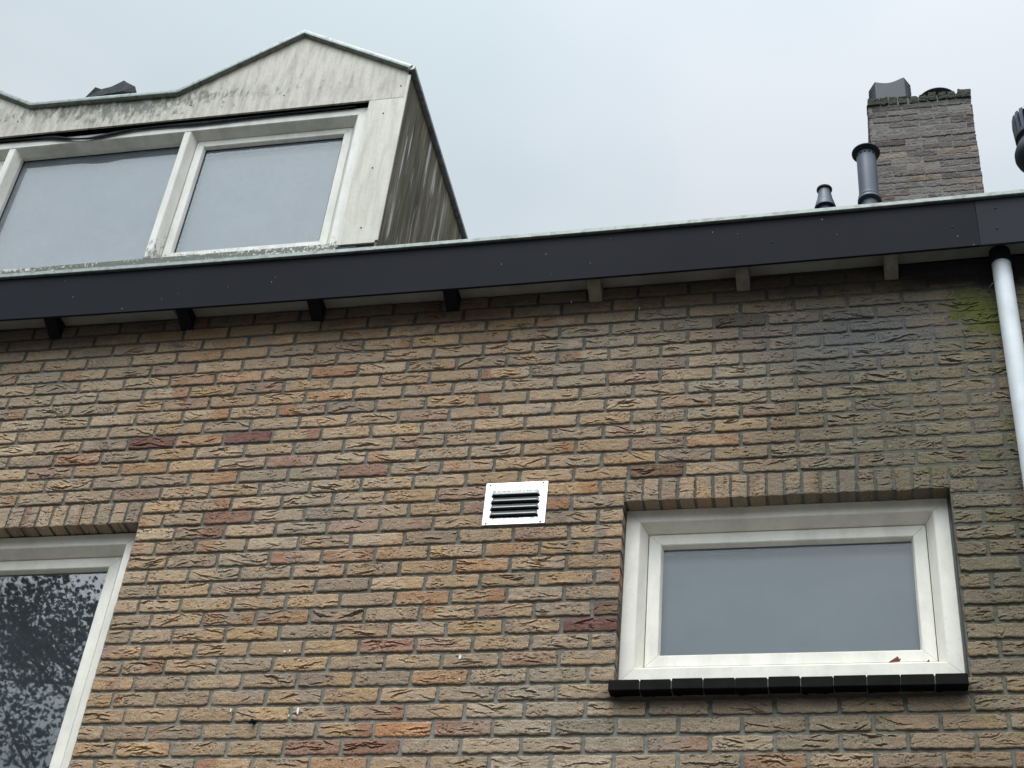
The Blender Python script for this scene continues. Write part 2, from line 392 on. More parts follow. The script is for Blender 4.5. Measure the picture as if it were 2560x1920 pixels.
# ------------------------------------------------------------------ brickwork
HC, PC, JT = 0.06917, 0.22, 0.0152          # course height, brick pitch, joint
PAL = [((0.355, 0.258, 0.166), 32), ((0.328, 0.250, 0.174), 28), ((0.380, 0.268, 0.158), 18), ((0.292, 0.234, 0.172), 18),
       ((0.390, 0.296, 0.200), 8), ((0.345, 0.220, 0.132), 5), ((0.300, 0.208, 0.155), 5), ((0.25, 0.20, 0.152), 3)]
SPEC = {'r': (0.150, 0.078, 0.064), 'o': (0.330, 0.200, 0.125), 'O': (0.380, 0.200, 0.105), 'p': (0.275, 0.160, 0.112), 'd': (0.19, 0.125, 0.085)}
KNOWN = {(k, c): t for k, c, t in [(20, -4.0, 'r'), (20, -2.0, 'r'), (20, -3.0, 'o'), (19, -5.5, 'o'), (14, -2.0, 'p'), (17, 0.5, 'p'), (18, 7.0, 'o'), (25, 7.5, 'o'), (18, -1.0, 'p'),
  (6, 5.0, 'r'), (7, 5.5, 'd'), (4, 4.0, 'o'), (5, 1.5, 'p'), (0, 2.0, 'O'), (0, 3.0, 'p'), (-1, 1.5, 'p'), (-1, 0.5, 'p'), (-2, 8.0, 'O'), (27, 7.5, 'r'), (12, -4.0, 'p'), (20, 8.0, 'p'),
  (25, -2.5, 'o'), (26, 8.0, 'p'), (22, 9.0, 'p'), (25, -0.5, 'o'), (16, 6.0, 'd'), (11, 0.5, 'o'), (25, -3.5, 'o'), (23, 5.5, 'o'), (28, 4.0, 'o')]}
def stain(x, z, col, mortar=False):
    """algae, damp and soot on the facade: shapes of their own, wall coordinates"""
    n = fbm(x*2.3+5, z*2.3, 91, 4); n2 = fbm(x*9, z*9, 95, 4)
    # broad patches of soot and weather over the whole facade
    b1 = fbm(x*1.1+3, z*1.6, 140, 3); b2 = fbm(x*0.8+9, z*1.0+4, 150, 3)
    if not mortar:
        q = 0.42*ss(0.38, 0.68, b2); lum = col.mean(1, keepdims=True)
        col = col*(1-q[:, None])+lum*np.array([1.10, 1.0, 0.80])*q[:, None]
    col = col*(0.86+0.24*b1)[:, None]
    # general grey-olive damp towards the downpipe side
    f = ss(1.25, 2.45, x+0.85*(n-0.5)+0.15*(z-1.0))*(0.86+0.3*(n2-0.5))
    f = f*(1-0.45*ss(0.5, 0.0, z)) 
    olive = np.array([0.155, 0.146, 0.098]) if not mortar else np.array([0.155, 0.150, 0.118]); g = (0.62 if not mortar else 0.75)*f*(0.75+0.5*fbm(x*16, z*22, 160, 3))
    col = col*(1-g[:, None])+olive*g[:, None]
    col = col*(1-0.30*f[:, None])
    # grey soot cloud
    f = np.exp(-(((x-2.2)/0.38)**2+((z-1.72)/0.16)**2))*(0.5+0.9*n2)
    f = np.clip(f, 0, 0.75); col = col*(1-f[:, None])+np.array([0.135, 0.135, 0.135])*f[:, None]
    # green moss left of the downpipe
    n4 = fbm(x*26, z*40, 97, 4)
    f = ss(0.30, 0.80, np.exp(-(((x-2.72+0.25*(z-1.8))/0.13)**2+((z-1.79)/0.17)**2))*(0.30+1.7*n4))
    f2 = ss(0.62, 0.80, fbm(x*9+2, z*14, 170, 4)+0.20*ss(2.0, 2.8, x)-0.10)*0.28*ss(1.5, 2.3, x); f = np.maximum(f, f2)
    col = col*(1-0.8*f[:, None])+np.array([0.105, 0.118, 0.022])*0.8*f[:, None]
    # black damp where the gutter leaks
    f = ss(0.28, 0.70, np.exp(-(((x-2.72)/0.46)**2+((z-2.07)/0.16)**2))*(0.65+0.7*n2))
    col = col*(1-0.9*f[:, None])+np.array([0.010, 0.014, 0.022])*0.9*f[:, None]
    # eave shade painted into the colour of the top courses
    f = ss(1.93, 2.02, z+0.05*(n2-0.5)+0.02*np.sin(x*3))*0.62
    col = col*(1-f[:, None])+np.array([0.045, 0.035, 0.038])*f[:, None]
    # darker band under the tile sill
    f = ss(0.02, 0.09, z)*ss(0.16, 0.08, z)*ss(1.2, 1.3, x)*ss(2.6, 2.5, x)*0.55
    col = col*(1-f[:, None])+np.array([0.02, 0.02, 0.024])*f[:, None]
    return col
class Bricks:
    def __init__(s): s.V = []; s.F = []; s.C = []; s.n = 0
    def put(s, u0, u1, w0, w1, mapf, rs, res=(0.0036, 0.0018), skirt=(0.012,)*4, amp=1.0, tone=None, stainf=None, vertical=False, relief=0.0055, base=None, rough=1.0):
        L, H = u1-u0, w1-w0
        nu = max(2, int(L/res[0])); nw = max(1, int(H/res[1]))
        a = np.linspace(0, 1, nu+1); b = np.linspace(0, 1, nw+1)
        A, B = np.meshgrid(a, b, indexing='ij')
        U = u0+A*L; W = w0+B*H
        sd = rs.randint(0, 100000)
        hi = nw > 3
        if hi:
            ee = 0.0034*rough
            U = U + (fbm(W*90+sd, U*0+1, sd, 4)-0.5)*2*ee*np.abs(2*A-1)**6
            W = W + (fbm(U*55+sd, W*0+3, sd+9, 5)-0.5)*2*ee*1.1*np.abs(2*B-1)**3
            cr = 0.0012*np.maximum(0, np.abs(2*A-1)**16*np.abs(2*B-1)**5)
            W = W - np.sign(B-0.5)*cr*2
        du = np.minimum(A, 1-A)*L; dw = np.minimum(B, 1-B)*H
        e = np.minimum(du, dw)
        h = relief + rs.uniform(-0.0015, 0.0015) + (A-0.5)*rs.uniform(-.002, .002) + (B-0.5)*rs.uniform(-.002, .002)
        h = h - 0.0016*(1-ss(0, 0.0035, e))
        if hi:
            uu, ww = (W, U) if vertical else (U, W)
            Lc, Hc = (H, L) if vertical else (L, H)
            uc = uu-(w0+w1)/2 if vertical else uu-(u0+u1)/2
            st = (rs.uniform(0.55, 1.15) if rs.rand() < .78 else .12)*amp; thr = rs.uniform(-.07, .06)
            lc = Lc; hc_ = Hc
            st = (rs.uniform(0.6, 1.2) if rs.rand() < .80 else rs.uniform(.1, .4))*amp
            # hand-moulded sand creases: short jagged folds, each an overhanging lip with a sharp cleft below it
            chev = rs.uniform(-.32, .32); ns = rs.randint(5, 12) if lc > .12 else rs.randint(2, 6)
            if rs.rand() < .12: ns = 2
            jag = (fbm(uu*62+sd, ww*9+sd, sd+20, 4)-0.5)
            wav = (fbm(uu*19+sd, ww*20, sd+25, 3)-0.5)
            band = rs.uniform(-.25, .25)
            for q_ in range(ns):
                big = rs.rand() < .30
                u0_ = rs.normal(0, .26)*lc; w0_ = hc_*(band*.6+rs.uniform(-.40, .40))
                half = (rs.uniform(.022, .055) if big else rs.uniform(.007, .022))
                slp = chev*np.sign(u0_)*1.0*min(1, abs(u0_)/.02)+rs.normal(0, .14)
                d_ = ww-(w0_ + (w0+w1)/2 if not vertical else w0_+(u0+u1)/2)
                x_ = uc-u0_
                sg = d_-slp*x_-rs.normal(0, 3.0)*x_*x_-jag*(.010 if big else .006)*rs.choice([-1, 1])-wav*.012
                env = np.clip(1-(x_/half)**2, 0, 1)**.7*(.75+.5*vn(uu*95+7*q_, ww*0, sd+q_))
                A1 = st*(rs.uniform(.7, 1.15) if big else rs.uniform(.35, .85))
                up = np.where(sg > 0, np.exp(-np.maximum(sg, 0)/.0065), 0)
                dn = np.where(sg <= 0, np.exp(np.minimum(sg, 0)/(.0021+.0012*big)), 0)
                h = h + env*A1*(.0030*up-.0066*dn)
            h = h + 0.0034*(fbm(U*60, W*80, sd+60, 4)-0.5)*rough
            h = h + 0.0020*st*(fbm(uu*28+sd, ww*95-sd, sd+65, 3)-0.5)
            h = h - 0.004*ss(0.74, 0.84, vn(U*170+sd, W*170, sd+90))*ss(.5, .7, vn(U*22, W*22+sd, sd+91))
        # colour
        if base is None:
            ws = np.array([p[1] for p in PAL], float); i = rs.choice(len(PAL), p=ws/ws.sum()); c1 = np.array(PAL[i][0])
            j = rs.choice(len(PAL), p=ws/ws.sum()); c2 = np.array(PAL[j][0])
        else:
            c1 = np.array(base)*rs.uniform(0.85, 1.15); c2 = np.array(base)*rs.uniform(0.7, 1.25)
        if tone in SPEC: c1 = np.array(SPEC[tone]); c2 = c1*np.array([1.15, 1.25, 1.3])
        q = ss(0.42, 0.62, fbm(U*14+sd, W*22, sd+5, 3))
        C = c1*(1-q[..., None])+c2*q[..., None]
        if tone is None and base is None and rs.rand() < 0.07 or tone == 'e':
            end = A if rs.rand() < 0.6 else 1-A
            q = ss(0.62, 0.72, end+0.25*(fbm(U*30, W*30, sd, 3)-0.5)+rs.uniform(-0.1, 0.1))*0.75
            C = C*(1-q[..., None])+np.array([(0.32, 0.175, 0.098), (0.26, 0.135, 0.09)][rs.randint(2)])*q[..., None]
        q = ss(0.5, 0.75, fbm(U*40+3*sd, W*55, sd+11, 3))*0.35
        C = C*(1-q[..., None])+C*np.array([1.25, 1.28, 1.3])*q[..., None]
        C = C*rs.uniform(0.96, 1.20)*np.array([1.055, 1.0, .965])
        # skirts
        pl_, pr, pb, pt = skirt
        U = np.pad(U, 1, mode='edge'); W = np.pad(W, 1, mode='edge'); h = np.pad(h, 1, mode='edge'); C = np.pad(C, ((1, 1), (1, 1), (0, 0)), mode='edge')
        h[0, :] -= pl_; h[-1, :] -= pr; h[:, 0] -= pb; h[:, -1] -= pt
        nU, nW = U.shape
        idx = np.arange(nU*nW).reshape(nU, nW)
        f = np.stack([idx[:-1, :-1], idx[1:, :-1], idx[1:, 1:], idx[:-1, 1:]], -1).reshape(-1, 4)
        Ux, Wx, hx, Cx = U.ravel(), W.ravel(), h.ravel(), C.reshape(-1, 3)
        if stainf: Cx = stainf(Ux, Wx, Cx)
        s.V.append(mapf(Ux, Wx, hx)); s.F.append(f+s.n); s.C.append(Cx); s.n += len(Ux)
    def data(s): return np.concatenate(s.V), np.concatenate(s.F), np.concatenate(s.C)
front = lambda u, w_, h: np.stack([u, -h, w_], 1)

LX = -0.728                                   # right jamb of the left window
RX0, RX1 = 1.300, 2.520                       # jambs of the right window
ZT = 0.934                                    # underside of the header bricks
HT = 15*HC                                    # top of the header bricks
LWX0, LWZ0 = -2.42, -1.05
XA, XB, ZB, ZTOP = -6.2, 7.0, -4.20, 2.10
# openings in the stretcher bond: (x0,x1,z0,z1)
OPEN = [(LWX0-0.004, LX, LWZ0, HT+0.004), (RX0, RX1+0.004, 0.128, HT+0.004)]
rs = np.random.RandomState(11)
hi_b = Bricks(); lo_b = Bricks()
def inview(x, z): return -2.05 < x < 3.15 and -0.42 < z < 2.1
for k in range(int(ZB/HC), 31):
    z1 = k*HC - 0.0005; z0 = z1-(HC-JT)
    if z1 > ZTOP+0.02: continue
    spans = []
    c = math.floor(XA/PC) + (0.5 if k % 2 else 0.0)
    while c*PC < XB:
        spans.append((c*PC, c*PC+PC-JT, c)); c += 1
    ops = [o for o in OPEN if o[2] < (z0+z1)/2 < o[3]]
    if ops and ops[0] is OPEN[0]:             # three-quarter and half bats beside the left window
        if k % 2 == 0: spans = [s for s in spans if not (-0.80 < s[0] < -0.46)]+ [(LX+0.003, -0.630, -3.1), (-0.617, -0.4525, -2.8)]
        else:
            spans = [s for s in spans if not (-0.80 < s[0] < -0.56)]; spans += [(LX+0.003, -0.5625, -3.2)]
    for a, b, c in spans:
        pieces = [(a, b, 0, 0)]
        for ox0, ox1, oz0, oz1 in ops:
            np_ = []
            for (p, q, l, r) in pieces:
                if q <= ox0 or p >= ox1: np_.append((p, q, l, r)); continue
                if p < ox0-0.03: np_.append((p, ox0-0.001, l, 1))
                if q > ox1+0.03: np_.append((ox1+0.001, q, 1, r))
            pieces = np_
        for (p, q, l, r) in pieces:
            jl = 0.07 if l else 0.012; jr = 0.07 if r else 0.012
            if abs(p-(LX+0.003)) < 1e-6 and ops: jl = 0.07
            # skirts are kept short above and below openings
            zz0, zz1 = z0, z1
            if zz1 > ZTOP: zz1 = ZTOP
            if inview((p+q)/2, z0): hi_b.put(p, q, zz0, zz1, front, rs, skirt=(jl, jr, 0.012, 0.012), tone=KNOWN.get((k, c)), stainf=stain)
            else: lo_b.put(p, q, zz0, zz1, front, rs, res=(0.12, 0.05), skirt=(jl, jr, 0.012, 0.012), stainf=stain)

house = root('brick_house', (0.5, 0.0, -DZ), 'tan brick terraced house with white dormer, dark roof edge and brick chimney', 'house')
V, F, C_ = hi_b.data()
V2, F2, C2 = lo_b.data()
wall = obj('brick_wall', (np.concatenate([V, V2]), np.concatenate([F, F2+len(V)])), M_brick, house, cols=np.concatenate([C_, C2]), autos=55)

# mortar sheet behind the bricks, cut round the openings, with reveals
def lines(a, b, fa, fb, fine, coarse, extra):
    L = list(np.arange(a, fa, coarse))+list(np.arange(fa, fb, fine))+list(np.arange(fb, b+1e-6, coarse))
    L = [l for l in L if all(abs(l-e) > fine*0.4 for e in extra)]+list(extra)+[b]
    return np.unique(np.round(L, 5))
ox = [LWX0, LX-0.002, RX0-0.003, RX1+0.003]; oz = [LWZ0, 0.128, ZT+0.004]
XL = lines(XA, XB, -2.1, 3.2, 0.012, 0.2, ox); ZL = lines(ZB, ZTOP, -0.45, 2.1, 0.012, 0.2, oz)
GX, GZ = np.meshgrid(XL, ZL, indexing='ij')
rng_ = fbm(GX*25, GZ*25, 300, 4)
rec = 0.0022 - 0.0045*ss(1.9, 2.7, GX+0.6*(fbm(GX*2, GZ*2, 7, 3)-0.5))*ss(0.5, 0.9, GZ)     # joints nearly full on the damp side
GY = rec + (rng_-0.5)*0.004 + 0.003*(fbm(GX*70, GZ*70, 301, 2)-0.5)
VV = np.stack([GX.ravel(), GY.ravel(), GZ.ravel()], 1)
idx = np.arange(GX.size).reshape(GX.shape)
cx = (GX[:-1, :-1]+GX[1:, 1:])/2; cz = (GZ[:-1, :-1]+GZ[1:, 1:])/2
keep = ~(((cx > LWX0) & (cx < LX-0.002) & (cz > LWZ0) & (cz < ZT+0.004)) | ((cx > RX0-0.003) & (cx < RX1+0.003) & (cz > 0.128) & (cz < ZT+0.004)))
FF = np.stack([idx[:-1, :-1], idx[1:, :-1], idx[1:, 1:], idx[:-1, 1:]], -1)[keep]
mc = np.array([0.150, 0.145, 0.124])*(1+0.45*ss(0.9, -0.2, GZ))[..., None]*(0.82+0.42*fbm(GX*5, GZ*5, 310, 4))[..., None]*(0.8+0.4*fbm(GX*60, GZ*60, 311, 2))[..., None]
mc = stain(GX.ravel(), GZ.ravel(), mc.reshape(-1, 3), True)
# reveals of the openings
rv = MB()
for x0, x1, z0 in ((LWX0, LX-0.002, LWZ0), (RX0-0.003, RX1+0.003, 0.128)):
    z1 = ZT+0.004
    rv.add([(x0, 0.004, z0), (x0, 0.30, z0), (x0, 0.30, z1), (x0, 0.004, z1)], [(0, 1, 2, 3)])
    rv.add([(x1, 0.004, z0), (x1, 0.30, z0), (x1, 0.30, z1), (x1, 0.004, z1)], [(0, 1, 2, 3)])
    rv.add([(x0, 0.004, z1), (x0, 0.30, z1), (x1, 0.30, z1), (x1, 0.004, z1)], [(0, 1, 2, 3)])
    rv.add([(x0, 0.004, z0), (x0, 0.30, z0), (x1, 0.30, z0), (x1, 0.004, z0)], [(0, 1, 2, 3)])
RV = np.array(rv.v); RF = np.array(rv.f)
obj('mortar', (np.concatenate([VV, RV]), np.concatenate([FF.reshape(-1, 4), RF+len(VV)])), M_mortar, house,
    cols=np.concatenate([mc, np.tile([0.12, 0.12, 0.105], (len(RV), 1))]), smooth=False)

# header courses above the windows: bricks on edge, undersides 6 cm deep
def header(x0, x1, name, seed, label):
    r = np.random.RandomState(seed); B_ = Bricks()
    n = round((x1-x0)/0.0683); p = (x1-x0)/n
    for i in range(n):
        a = x0+i*p+0.006+r.uniform(-.0015, .0015); b = x0+(i+1)*p-0.006+r.uniform(-.0015, .0015)
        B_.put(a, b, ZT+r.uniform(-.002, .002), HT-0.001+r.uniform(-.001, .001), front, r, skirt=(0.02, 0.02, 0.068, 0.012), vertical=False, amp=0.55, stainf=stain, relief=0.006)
    V, F, C = B_.data()
    return obj(name, (V, F), M_brick, house, cols=C, autos=55, label=label)
header(LWX0, LX-0.004, 'window_lintel', 21, 'row of upright bricks over the tall left window')
header(RX0+0.004, RX1+0.006, 'window_lintel', 23, 'row of upright bricks over the small right window')

# ------------------------------------------------------------------ windows in the wall
PF = [(0, .11), (0, .064), (.002, .062), (.0530, .062), (.0565, .0645), (.083, .108), (.083, .125)]
PS = [(0, .13), (0, .112), (.0018, .110), (.0455, .110), (.0485, .112), (.0535, .126), (.0555, .136)]
def quad(x0, x1, y, z0, z1): return MB().add([(x0, y, z0), (x1, y, z0), (x1, y, z1), (x0, y, z1)], [(0, 1, 2, 3)])
def room(parent, x0, x1, y0, y1, z0, z1, mside, mback, name='interior_blind', back=True):
    mb = MB()
    mb.add([(x0, y0, z0), (x1, y0, z0), (x1, y1, z0), (x0, y1, z0), (x0, y0, z1), (x1, y0, z1), (x1, y1, z1), (x0, y1, z1)], [(0, 1, 2, 3), (4, 7, 6, 5), (0, 3, 7, 4), (1, 5, 6, 2)])
    obj('inner_lining', mb, mside, parent)
    b = MB().box(x0-.01, x1+.01, y1+.001, y1+.012, z0-.01, z1+.01); obj(name, b, mback, parent)
f = MB().ring(RX0+.002, RX1-.006, .182, .936, PF)
winr = obj('window', f, M_frame, house, label='small wide window with pale frame and closed grey blue blind')
obj('sash', MB().ring(RX0+.002+.0855, RX1-.006-.0855, .2675, .8505, PS), M_frame, winr)
gx0, gx1, gz0, gz1 = RX0+.143, RX1-.147, .3225, .7955
obj('glass_pane', quad(gx0-.004, gx1+.004, .135, gz0-.004, gz1+.004), M_glass_blind, winr)
room(winr, gx0-.004, gx1+.004, .1375, .172, gz0-.004, gz1+.004, M_lining, M_blind_r)
obj('sealant_joint', MB().box(RX0-.003, RX0+.003, .055, .10, .15, .938), M_sealant, winr)
obj('sealant_joint', MB().box(RX1-.006, RX1+.002, .055, .10, .15, .938), M_sealant, winr)
winl = obj('window', MB().ring(LWX0-.01, -.740, LWZ0+.03, .930, PF), M_frame, house, label='tall window at the left edge with dark glass mirroring a tree')
for a, b in ((LWX0+.078, -1.600), (-1.570, -.8255)):
    obj('sash', MB().ring(a, b, LWZ0+.116, .8445, PS), M_frame, winl)
    obj('glass_pane', quad(a+.053, b-.053, .135, LWZ0+.17, .793), M_glass_dark, winl)
obj('mullion', MB().box(-1.600, -1.570, .095, .14, LWZ0+.116, .8445, .002), M_frame, winl)
room(winl, LWX0+.13, -.875, .139, 1.6, LWZ0+.165, .797, M_room, M_room, 'dark_room')
# plaster blobs creeping over the left frame edge (sealant bead with ragged edge)
mb = MB(); pts = []
rr = np.random.RandomState(4)
zz = np.arange(-0.6, .93, .012)
ed = LX-.014-.006*fbm(zz*40, zz*0, 55, 3)
vs = []; fs = []
for i, z in enumerate(zz):
    vs += [(ed[i], .0575, z), (LX-.002, .050, z), (LX+.004, .058, z)]
for i in range(len(zz)-1):
    fs += [(3*i, 3*i+3, 3*i+4, 3*i+1), (3*i+1, 3*i+4, 3*i+5, 3*i+2)]
obj('sealant_joint', MB().add(vs, fs), M_frame, winl)

# tile sills
def sill(x0, x1, zf, name, label=None):
    g = obj(name, MB().box(x0+.006, x1-.006, -.054, .10, zf-.036, zf-.006), M_sealant, house, label=label)
    n = round((x1-x0)/.1115); p = (x1-x0)/n
    for i in range(n):
        a, b = x0+i*p+.0015+random.uniform(-.002, .002)*(i > 0), x0+(i+1)*p-.0012+random.uniform(-.001, .0)
        d = random.uniform(-.001, .001); e = random.uniform(-.0015, .0015)
        v = [(a, -.0605+e, zf-.044+d), (b, -.0605+e, zf-.044+d), (b, .06, zf-.030+d), (a, .06, zf-.030+d),
             (a, -.0600+e, zf+d), (b, -.0600+e, zf+d), (b, .09, zf+.036+d), (a, .09, zf+.036+d)]
        mb = MB().add(v, [(0,3,2,1),(4,5,6,7),(0,1,5,4),(1,2,6,5),(2,3,7,6),(3,0,4,7)])
        o = obj('sill_tile', mb, M_sill, g)
        bv = o.modifiers.new('bevel', 'BEVEL'); bv.width = .004; bv.segments = 2
    return g
sill(1.287, 2.515, .124, 'window_sill', 'black glazed tile sill under the small right window')
sill(LWX0-.02, LX+.03, LWZ0+.02, 'window_sill')

# ------------------------------------------------------------------ vent grille
def vent():
    x0, x1, z0, z1 = .742, .994, .846, 1.0475
    y = -.0085
    slots = []
    nl = 4; pitch = .0322; ztop = 1.004
    mb = MB()
    nx, nzv = 72, 150
    X = np.linspace(x0, x1, nx+1); Z = np.linspace(z1, z0, nzv+1)
    GX, GZ = np.meshgrid(X, Z, indexing='ij'); Y = np.full_like(GX, y)
    hole = np.zeros((nx, nzv), bool)
    cxm = (X[:-1]+X[1:])/2; czm = (Z[:-1]+Z[1:])/2
    for i in range(nl):
        zt = ztop-i*pitch; zb = zt-.0205; zc = zb-.0088
        xa, xb = x0+.026, x1-.026
        e = np.clip(np.minimum(GX-xa, xb-GX)/.016, 0, 1); e = np.sin(e*math.pi/2)
        zbx = zb-.005*(1-e)
        t = np.clip((zt-GZ)/(zt-zbx), 0, 1.0)
        d = .0125*e*np.sin(t*math.pi/2)**1.3
        inside = (GZ <= zt+1e-6) & (GZ >= zbx-1e-6)
        Y = np.where(inside, y-d, Y)
        hc = (cxm[:, None] > xa+.004) & (cxm[:, None] < xb-.004) & (czm[None, :] < zb-0.0004-.005*(1-np.sin(np.clip(np.minimum(cxm-xa, xb-cxm)/.016, 0, 1)*math.pi/2))[:, None]) & (czm[None, :] > zc+.004*(1-np.clip(np.minimum(cxm-xa, xb-cxm)/.02, 0, 1))[:, None]*0)
        hole |= hc
    idx = np.arange(GX.size).reshape(GX.shape)
    FF = np.stack([idx[:-1, :-1], idx[:-1, 1:], idx[1:, 1:], idx[1:, :-1]], -1)[~hole]
    V = np.stack([GX.ravel(), Y.ravel(), GZ.ravel()], 1)
    g = obj('vent_grille', (V, FF), M_plate, house, label='bare aluminium air vent with four slots', autos=40)
    sm = g.modifiers.new('thick', 'SOLIDIFY'); sm.thickness = .0008; sm.offset = 0
    obj('vent_duct', MB().box(x0+.02, x1-.02, -.0075, .004, z0+.02, z1-.03), M_black, g)  # black backing board stands in for the shade inside the slots
    obj('vent_rim', MB().box(x0+.001, x1-.001, -.0076, .004, z0+.001, z0+.019).box(x0+.001, x1-.001, -.0076, .004, z1-.019, z1-.001).box(x0+.001, x0+.019, -.0076, .004, z0+.019, z1-.019).box(x1-.019, x1-.001, -.0076, .004, z0+.019, z1-.019), M_plate, g)
    for sx, sz, dx in ((.760, 1.039, -1), (.975, 1.040, 1), (.759, .853, -1), (.976, .8525, 1)):
        s = MB(); 
        n = 14
        for r, yy, q in ((.0040, y-.0004, 0),):
            vs = [(sx+r*math.cos(2*math.pi*i/n), y-.0012, sz+r*math.sin(2*math.pi*i/n)) for i in range(n)]+[(sx+r*math.cos(2*math.pi*i/n), y+.002, sz+r*math.sin(2*math.pi*i/n)) for i in range(n)]
            s.add(vs, [tuple(range(n))]+[(i, (i+1) % n, n+(i+1) % n, n+i) for i in range(n)])
        obj('screw', s, M_black, g)
vent()

# ------------------------------------------------------------------ eaves
def sag(x): return .004*min(x*x, 9.0)
def strip(x0, x1, sec, step=.25, gapless=True):
    """section (y,z) list closed, carried along X with the slight sag of the old roof edge"""
    xs = [x0]+[v for v in np.arange(math.ceil(x0/step)*step, x1, step) if x0+.01 < v < x1-.01]+[x1]
    n = len(sec); v = []; fs = []
    for x in xs: v += [(x, y, z+sag(x)) for y, z in sec]
    for i in range(len(xs)-1):
        for k in range(n):
            q = (k+1) % n; fs.append((i*n+k, (i+1)*n+k, (i+1)*n+q, i*n+q))
    fs += [tuple(range(n)), tuple((len(xs)-1)*n+k for k in range(n))[::-1]]
    return MB().add(v, fs)
FAS = [(-.150, 2.007), (-.148, 2.005), (-.140, 2.005), (-.140, 2.278), (-.150, 2.278)]
fb = obj('fascia_board', strip(-6.2, 2.7345, FAS), M_fascia, house, label='long dark fascia board')
fb2 = obj('fascia_board', strip(2.7365, 7.0, FAS), M_fascia2, house, label='dark grey fascia board right of the joint')
def dome(x, y, z, r, ny=-1, nx=0):
    mb = MB(); n = 10; vs = []; fs = []
    for j, (rr_, hh) in enumerate(((1, 0), (.85, .45), (.45, .75), (0.02, .85))):
        for i in range(n):
            a = 2*math.pi*i/n
            if nx: vs.append((x+nx*hh*r, y+rr_*r*math.cos(a), z+rr_*r*math.sin(a)))
            else: vs.append((x+rr_*r*math.cos(a), y+ny*hh*r, z+rr_*r*math.sin(a)))
    for j in range(3):
        for i in range(n):
            k = (i+1) % n; fs.append((j*n+i, j*n+k, (j+1)*n+k, (j+1)*n+i))
    return mb.add(vs, fs)
for x, z in ((1.903, 2.181), (2.637, 2.191)): obj('screw', dome(x-.003, -.1502, z-.040, .0042), M_dark_metal, fb, smooth=True)
for x, z in ((2.818, 2.282), (2.811, 2.164)): obj('screw', dome(x-.003, -.1502, z-.040, .0045), M_dark_metal, fb2, smooth=True)
specks = [(-1.377, 2.278), (-1.306, 2.169), (-0.777, 2.143), (-0.851, 2.115), (-1.034, 2.071), (-0.538, 2.161), (-0.319, 2.196), (-0.332, 2.17), (0.731, 2.173), (0.926, 2.214), (0.958, 2.091), (1.125, 2.139), (1.205, 2.279), (1.649, 2.269), (1.756, 2.247), (2.17, 2.197), (2.653, 2.135), (2.712, 2.08), (2.112, 2.294)]
for x, z in specks:
    obj('dried_droplet', dome(x-.002, -.1501, z-.040, random.uniform(.0010, .0020)), M_splash, fb)
TR = [(-.165, 2.272), (-.162, 2.269), (-.148, 2.269), (-.140, 2.271), (-.07, 2.277), (-.07, 2.281), (-.152, 2.294), (-.161, 2.294), (-.165, 2.291)]
obj('roof_edge_trim', strip(-6.2, 7.0, TR), M_trim2, house, label='pale grey green metal trim along the roof edge')
obj('soffit_board', strip(-6.2, 7.0, [(-.139, 2.085), (.004, 2.085), (.004, 2.10), (-.139, 2.10)]), M_soffit, house)
for i, x in enumerate((-4.0, -3.37, -2.735, -2.10, -1.457, -.797, -.167, .462, 1.102, 1.737, 2.351, 3.0, 3.63, 4.26)):
    x1 = x+.0575; s_ = sag(x)
    v = [(x, -.1385, 2.059+s_), (x1, -.1385, 2.059+s_), (x1, .0, 2.003+s_*.6), (x, .0, 2.003+s_*.6), (x, -.1385, 2.0845+s_), (x1, -.1385, 2.0845+s_), (x1, .0, 2.0845+s_), (x, .0, 2.0845+s_)]
    o = obj('eaves_bracket', MB().add(v, [(0,3,2,1),(4,5,6,7),(0,1,5,4),(1,2,6,5),(2,3,7,6),(3,0,4,7)]), M_wood_black if x < 1 else M_wood_grey, house,
            label='black tarred bracket' if x < 1 else 'bare grey wooden bracket')
    bv = o.modifiers.new('bevel', 'BEVEL'); bv.width = .002
# torn bit of board at the second bracket
obj('splintered_board', MB().add([(-.825, -.07, 2.072), (-.79, -.085, 2.066), (-.762, -.08, 2.050), (-.775, -.05, 2.035), (-.81, -.045, 2.05), (-.80, -.055, 2.083)], [(0, 1, 5), (1, 2, 5), (2, 3, 4, 5), (0, 5, 4)]), M_wood_grey, house)

# downpipe
dp = obj('downpipe', MB().lathe(2.817, -.054, [(.0385, 2.055), (.0385, -2.0), (.0385, -4.15)], 40), M_pipe, house, smooth=False, autos=40, label='pale grey plastic downpipe')
obj('pipe_socket', MB().lathe(2.817, -.054, [(.0425, 2.080), (.0425, 2.012), (.041, 2.008), (.0390, 2.008)], 40, cap=False), M_socket, dp, autos=40)
obj('pipe_clip', MB().lathe(2.817, -.054, [(.041, .62), (.041, .59)], 32).box(2.805, 2.829, -.03, .0, .592, .618), M_pipe, dp, autos=40)
obj('pipe_clip', MB().lathe(2.817, -.054, [(.041, -.45), (.041, -.48)], 32).box(2.805, 2.829, -.03, .0, -.478, -.452), M_pipe, dp, autos=40)
obj('wire_stub', MB().tube([(2.760, .0, 1.914), (2.762, -.03, 1.912), (2.775, -.05, 1.914)], .0025), M_wood_grey, house)

